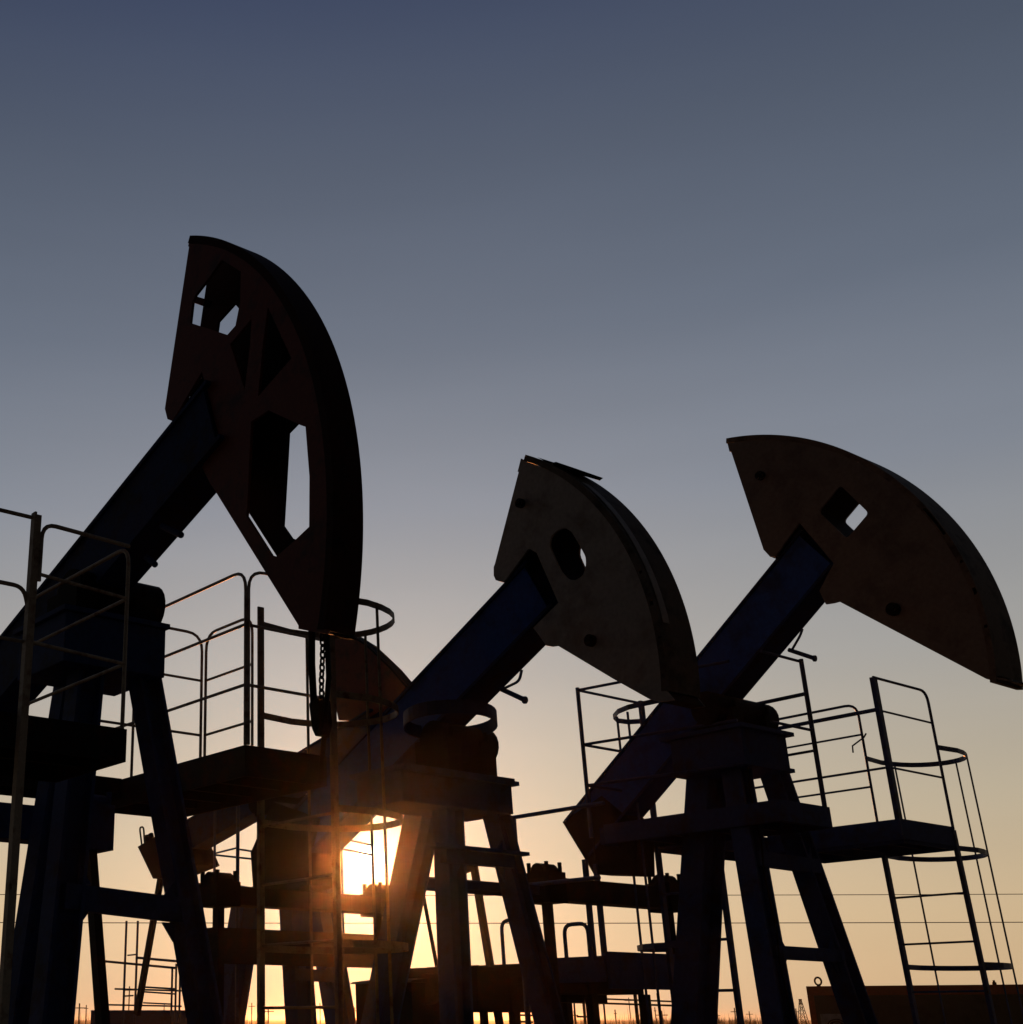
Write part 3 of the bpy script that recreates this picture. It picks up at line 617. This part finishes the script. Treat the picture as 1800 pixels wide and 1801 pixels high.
# ------------------------------------------------------------------ chain hoist hanging from the nearest horsehead
wc = 3.02
top_p = W(562, 1112, wc); uu = top_p.x
root, O = field_root('chain_hoist', uu, wc, 'slack hoist chain with a hook block hanging under the nearest maroon horsehead', 'chain hoist')
z0c, z1c = top_p.z + .03, zat(uu, wc, 1300)
m = MB(); z = z0c; i = 0
while z > z1c:
    ln, wd = .032, .010
    sx = math.sin(i*.45)*.006; pts = []
    for j in range(12):
        a = 2*math.pi*j/12; du = wd*math.cos(a); dz = (ln/2)*math.sin(a)
        pts.append(V(uu + .012 + sx + (du if i % 2 == 0 else 0), wc + (du if i % 2 else 0), z + dz))
    m.tube(pts, .0045, 5, True); z -= ln*.78; i += 1
m.build('chain', 'grease_and_shade', root, O)
za_, zb2 = zat(uu, wc, 1235), zat(uu, wc, 1290)
one(lambda m: m.plate(rounded([(uu-.035, za_), (uu+.02, za_+.01), (uu+.03, zb2+.03), (uu+.005, zb2-.02), (uu-.02, zb2+.02)], .012), wc-.03, wc+.03), 'hook_block', 'grease_and_shade', root, O)
one(lambda m: (m.tube([V(uu-.022, wc-.02, z0c), V(uu-.026, wc-.02, (z0c+za_)/2), V(uu-.018, wc-.02, za_)], .014, 8), m.tube([V(uu+.045, wc, z0c), V(uu+.05, wc, z0c-.22), V(uu+.02, wc, z0c-.42), V(uu-.015, wc, z0c-.62)], .010, 8)), 'hoist_rope', 'grease_and_shade', root, O)

# ------------------------------------------------------------------ things further off
def tubes_root(name, label, cat, segs, depth, mat, group=None, back=0.0):
    P = [D(x, y, depth) for s_ in segs for x, y in s_[0]]
    cx = sum(p.x for p in P)/len(P)
    r = plain_root(name, (cx, depth, 0), label, cat, group); O = V(cx, depth, 0)
    for nm in ('post', 'rail'):
        for pts, px, kind in segs:
            if kind != nm: continue
            rr = px*depth/F/2*1.2
            p = [D(x, y, depth) for x, y in pts]
            if kind == 'post': p = [V(p[0].x, p[0].y, p[0].z), V(p[0].x, p[0].y, 0)]
            m = MB(); m.tube(p, rr, 8); m.build(nm, mat, r, O)
    if back:
        for pts, px, kind in segs:
            if kind == 'post':
                a = D(*pts[0], depth); m = MB(); m.tube([a, V(a.x, depth+back, a.z)], px*depth/F/2.4, 6); m.tube([V(a.x, depth+back, a.z), V(a.x, depth+back, 0)], px*depth/F/2, 8); m.build('post', mat, r, O)
    return r, O
zz2 = lambda a, b: (a/3.594, 1300+b/3.594)
L1 = [([zz2(632, 1340), zz2(600, 1700)], 3, 'post'), ([zz2(800, 1150), zz2(775, 1700)], 3.2, 'post'), ([zz2(872, 1150), zz2(855, 1700)], 3.2, 'post'), ([zz2(1090, 1440), zz2(1075, 1720)], 3, 'post'), ([zz2(1115, 1420), zz2(1108, 1720)], 3, 'post'), ([zz2(1140, 1430), zz2(1145, 1720)], 3, 'post'),
      ([zz2(625, 1402), zz2(1110, 1448)], 3.2, 'rail'), ([zz2(868, 1383), zz2(1150, 1408)], 3.4, 'rail'), ([zz2(805, 1368), zz2(868, 1362)], 2, 'rail'), ([zz2(600, 1632), zz2(655, 1634)], 2, 'rail'), ([zz2(725, 1580), zz2(1150, 1592)], 2.4, 'rail'), ([zz2(905, 1568), zz2(1110, 1580)], 2.4, 'rail'), ([zz2(905, 1598), zz2(1110, 1612)], 2.2, 'rail'), ([zz2(780, 1626), zz2(845, 1622)], 2, 'rail'), ([zz2(660, 1680), zz2(1150, 1690)], 2.2, 'rail'), ([zz2(905, 1668), zz2(1080, 1676)], 2, 'rail')]
tubes_root('stair_guard_frame', 'thin dark handrail frame of posts and rails seen between the legs of the nearest pumpjack', 'handrail', L1, 24, 'railblue')
a, b = D(160, 1777, 26), D(331, 1782, 26)
r = plain_root('equipment_skid', ((a.x+b.x)/2, 26.8, 0), 'low flat grey equipment skid under the thin handrail frame', 'skid'); O = V((a.x+b.x)/2, 26.8, 0)
one(lambda m: m.box((a.x, 26, .35), (b.x, 27.6, a.z)), 'skid_deck', 'slate', r, O, bevel=.01)
for i in range(3): one(lambda m: m.box((a.x+.1+i*.7, 26.1, 0), (a.x+.25+i*.7, 27.5, .349)), 'runner', 'steel', r, O)
z6 = lambda a, b: (700+a/3.273, 1350+b/3.273)
L2 = [([z6(x0, 1300), z6(x1, 1476)], w, 'post') for x0, x1, w in ((1010, 1030, 2.4), (1065, 1072, 4), (1095, 1106, 4), (1145, 1158, 3), (1180, 1205, 2.6), (1365, 1388, 5), (1495, 1520, 3.2))] + \
     [([z6(935, 1350), z6(1600, 1372)], 2.6, 'rail'), ([z6(1110, 1330), z6(1590, 1348)], 2.2, 'rail'), ([z6(1030, 1435), z6(1160, 1436)], 2.4, 'rail'), ([z6(640, 1425), z6(780, 1428)], 2.4, 'rail'), ([z6(640, 1462), z6(780, 1466)], 2.4, 'rail'), ([z6(645, 1415), z6(650, 1476)], 3, 'post'), ([z6(680, 1420), z6(684, 1476)], 3, 'post')]
tubes_root('yard_fence', 'thin dark yard fence of posts and two rails under the motor platform', 'fence', L2, 30, 'steel')
L3 = [([(905, 1552), (840, 1546)], 3, 'rail'), ([(700+200/3.273, 1350+700/3.273), (745, 1801)], 2.0, 'post')]

# stay bars leaning behind the middle pump jack belong to a distant fifth frame
g = [((742, 1560), (771, 1713), 8, 8), ((834, 1524), (861, 1690), 17, 13)]
r, O = field_root('pump_frame', -10.5, 9.4, 'dark slanting frame of two stays glimpsed between the legs of the middle pumpjack', 'frame')
for (xa, ya), (xb, yb), px, px2 in g:
    a, b = W(xa, ya, 9.4), W(xb, yb, 9.4); t = a.z/(a.z-b.z); gnd = a + (b-a)*t; w_ = pxm(a, px)
    one(lambda m: m.bar(a, gnd, w_*.6, w_*.6), 'stay', 'steel', r, O)
a, b = W(742, 1560, 9.4), W(834, 1524, 9.4)
one(lambda m: m.bar(a, b, .06, .06), 'top_rail', 'steel', r, O)

# cabin
dC = 38.0
c0 = D(1418, 1735, dC); yawc = R(-24)
r = plain_root('site_cabin', (c0.x, dC, 0), 'orange framed portable site cabin with olive walls, far right at ground level', 'cabin', rz=yawc); O = V(0, 0, 0)
LN, HT, DP = 9.0, c0.z, 2.6
def cab(m):
    m.box((.16, .06, .25), (LN-.16, DP-.06, HT-.24))
body = one(cab, 'wall', 'panel', r, O)
def frm(m):
    m.box((0, 0, HT-.24), (LN, .16, HT)); m.box((0, DP-.16, HT-.24), (LN, DP, HT)); m.box((0, .161, HT-.24), (.16, DP-.161, HT)); m.box((LN-.16, .161, HT-.24), (LN, DP-.161, HT))
    m.box((0, 0, 0), (LN, .16, .24)); m.box((0, DP-.16, 0), (LN, DP, .24)); m.box((0, .161, 0), (.16, DP-.161, .24)); m.box((LN-.16, .161, 0), (LN, DP-.161, .24))
    for x in (0, LN-.16):
        for y in (0, DP-.16): m.box((x, y, .241), (x+.16, y+.16, HT-.241))
one(frm, 'frame', 'orange', r, O, bevel=.01)
def corr(m):
    x = .3
    while x < LN-.3: m.box((x, .03, .3), (x+.11, .062, HT-.3)); x += .22
one(corr, 'corrugation', 'panel', body, O)
one(lambda m: m.box((.16, .161, HT-.08), (LN-.16, DP-.161, HT-.05)), 'roof', 'panel', r, O)
for x in (.33,):
    ring = [V(x + .085*math.cos(a*math.pi/8), .08, HT+.13+.1*math.sin(a*math.pi/8)) for a in range(16)]
    one(lambda m: (m.tube(ring, .026, 8, True), m.box((x-.05, .04, HT+.001), (x+.05, .12, HT+.04))), 'lifting_ring', 'steel', r, O)
one(lambda m: (m.box((4.6, .05, HT+.001), (4.7, .11, HT+.06)), m.cyl((4.65, .08, HT+.06), (4.65, .08, HT+.11), .03)), 'roof_lug', 'steel', r, O)
one(lambda m: m.box((5.9, -.012, HT-.42), (6.25, -.002, HT-.12)), 'notice_plate', 'white', r, O)
ac = plain_root('air_conditioner', (0, 0, 0), 'white air conditioning unit with a round fan, hung on the cabin wall', 'air conditioner')
ac.location = c0 + Matrix.Rotation(yawc, 3, 'Z') @ V(.75, -.2, 0) - V(0, 0, c0.z); ac.rotation_euler = (0, 0, yawc)
AZ0 = HT - 1.52
one(lambda m: m.box((-.48, -.17, AZ0), (.48, .17, AZ0+.80)), 'casing', 'white', ac, O, bevel=.02)
one(lambda m: (m.cyl((-.1, -.178, AZ0+.40), (-.1, -.171, AZ0+.40), .29, 28)), 'fan_opening', 'grease_and_shade', ac, O)
one(lambda m: [m.tube([V(-.1+rr*math.cos(a*math.pi/12), -.186, AZ0+.40+rr*math.sin(a*math.pi/12)) for a in range(24)], .006, 5, True) for rr in (.1, .17, .24, .29)], 'fan_grille', 'white', ac, O)
one(lambda m: [m.box((x, -.16, AZ0-.06), (x+.06, .199, AZ0-.001)) for x in (-.4, .34)], 'bracket', 'steel', ac, O)

# power lines and far poles
def wire(name, label, z0, sag, depth, x0, x1, r_):
    p = []
    for i in range(41):
        t = i/40; p.append(V(x0 + (x1-x0)*t, depth, z0 - sag*4*t*(1-t)))
    m = MB(); m.tube(p, r_, 5); o = m.build(name, 'rope'); return tag(o, label, 'wire')
def zdep(y, depth):
    return D(900, y, depth).z
wire('power_line', 'thin upper overhead wire crossing low in the sky behind the pumpjacks', zdep(1560, 45)+.0, 0.28, 45, -42, 56, .012)
wire('power_line', 'thin lower overhead wire crossing just above the cabin roof', zdep(1612, 45)+.0, 0.22, 45, -42, 56, .014)
for x, side_ in ((-42, 'left'), (56, 'right')):
    r = plain_root('power_pole', (x, 45, 0), 'tall wooden power pole carrying both overhead wires at their %s end' % side_, 'power pole')
    hp_ = zdep(1560, 45)+.25
    one(lambda m: m.tube([V(x, 45, 0), V(x, 45, hp_)], .10, 10), 'mast', 'wood', r, V(x, 45, 0))
    one(lambda m: m.box((x-.05, 44.5, zdep(1560, 45)-.09), (x+.05, 45.5, zdep(1560, 45)-.02)), 'crossarm', 'wood', r, V(x, 45, 0))

# distant utility poles, a lattice derrick and dry reeds along the horizon
far_poles = [(140, 1765), (152, 1768), (228, 1735), (289, 1765), (443, 1764), (509, 1763), (563, 1764), (575, 1768), (616, 1763), (624, 1772), (635, 1766), (721, 1757), (760, 1766),
             (1010, 1778), (1047, 1762), (1082, 1776), (1106, 1755), (1152, 1772), (1164, 1778), (1262, 1781), (1292, 1773), (1318, 1779), (1400, 1774), (472, 1772), (660, 1774), (1135, 1782)]
src = None
for i, (x, y) in enumerate(far_poles):
    dd = 95 + (i*37) % 60
    p = D(x, y, dd)
    if src is None:
        src = plain_root('utility_pole', (p.x, p.y, 0), 'thin wooden utility pole far off on the flat horizon', 'utility pole', 'utility poles far off on the horizon')
        one(lambda m: m.tube([V(0, 0, 0), V(0, 0, 1)], 1, 7), 'mast', 'wood', src, V(0, 0, 0)).scale = (.05, .05, p.z)
        one(lambda m: m.box((-.45, -.03, -.03), (.45, .03, .03)), 'crossarm', 'wood', src, V(0, 0, 0)).location = (0, 0, p.z-.3)
        parts = list(src.children); continue
    c = src.copy(); COL.objects.link(c); c.location = (p.x, p.y, 0); c.rotation_euler = (0, 0, (i*1.3) % 3)
    for ch in parts:
        k = ch.copy(); COL.objects.link(k); k.parent = c
        if k.name.startswith('mast'): k.scale = (.05, .05, p.z)
        else: k.location = (0, 0, p.z-.3)
p = D(1408, 1759, 130)
r = plain_root('lattice_derrick', (p.x, p.y, 0), 'tiny lattice derrick far off on the horizon just left of the cabin', 'derrick'); O = V(p.x, p.y, 0)
def derrick(m):
    hb = .55
    for sx in (-1, 1):
        for sy in (-1, 1): m.bar((p.x+sx*hb, p.y+sy*hb, 0), (p.x+sx*.07, p.y+sy*.07, p.z), .05, .05)
    for k in range(6):
        t, t2 = k/6, (k+1)/6; a, b = hb*(1-t)+.07*t, hb*(1-t2)+.07*t2
        for sy in (-1, 1):
            m.bar((p.x-a, p.y+sy*a, p.z*t), (p.x+b, p.y+sy*b, p.z*t2), .03, .03); m.bar((p.x+a, p.y+sy*a, p.z*t), (p.x-b, p.y+sy*b, p.z*t2), .03, .03)
one(derrick, 'lattice_mast', 'steel', r, O)
one(lambda m: m.box((p.x-.12, p.y-.12, p.z-.02), (p.x+.12, p.y+.12, p.z+.08)), 'crown_block', 'steel', r, O)
rm = MB(); rg = random.Random(3)
for k in range(2600):
    dd = rg.uniform(70, 330); x = rg.choice((rg.uniform(60, 470), rg.uniform(600, 780), rg.uniform(1000, 1420), rg.uniform(1120, 1330)))
    g0 = D(x, 1790, dd); h = rg.triangular(.9, 1.9, 1.3) * (1.0 + .35*(dd > 150)) + (rg.random() < .06)*rg.uniform(.3, 1.4)
    lean = rg.uniform(-.25, .25); w_ = .012 + dd*.00012
    rm.add([(g0.x-w_, g0.y, 0), (g0.x+w_, g0.y, 0), (g0.x+lean*.4+w_*.7, g0.y+.05, h*.6), (g0.x+lean, g0.y+.1, h), (g0.x+lean*.4-w_*.7, g0.y+.05, h*.6)], [(0, 1, 2, 3, 4)])
tag(rm.build('reeds', 'reed'), 'dry reeds and weeds along the far edge of the field', 'reeds', kind='stuff')

# the dusty air of the place: one closed box of even, thin haze round the camera and everything on the ground
def haze():
    m = MB(); m.box((-2600, -2600, -1), (2600, 2600, 7)); o = m.build('haze', bpy.data.materials.new('haze_air'))
    mt = o.data.materials[0]; mt.use_nodes = True; t = mt.node_tree; t.nodes.clear()
    v = t.nodes.new('ShaderNodeVolumePrincipled'); v.inputs['Density'].default_value = HAZE; v.inputs['Anisotropy'].default_value = .97; v.inputs['Color'].default_value = (.95, .84, .70, 1)
    out = t.nodes.new('ShaderNodeOutputMaterial'); t.links.new(v.outputs[0], out.inputs['Volume'])
    return tag(o, kind='stuff')
HAZE = .00027
haze()
S.cycles.volume_bounces = 0
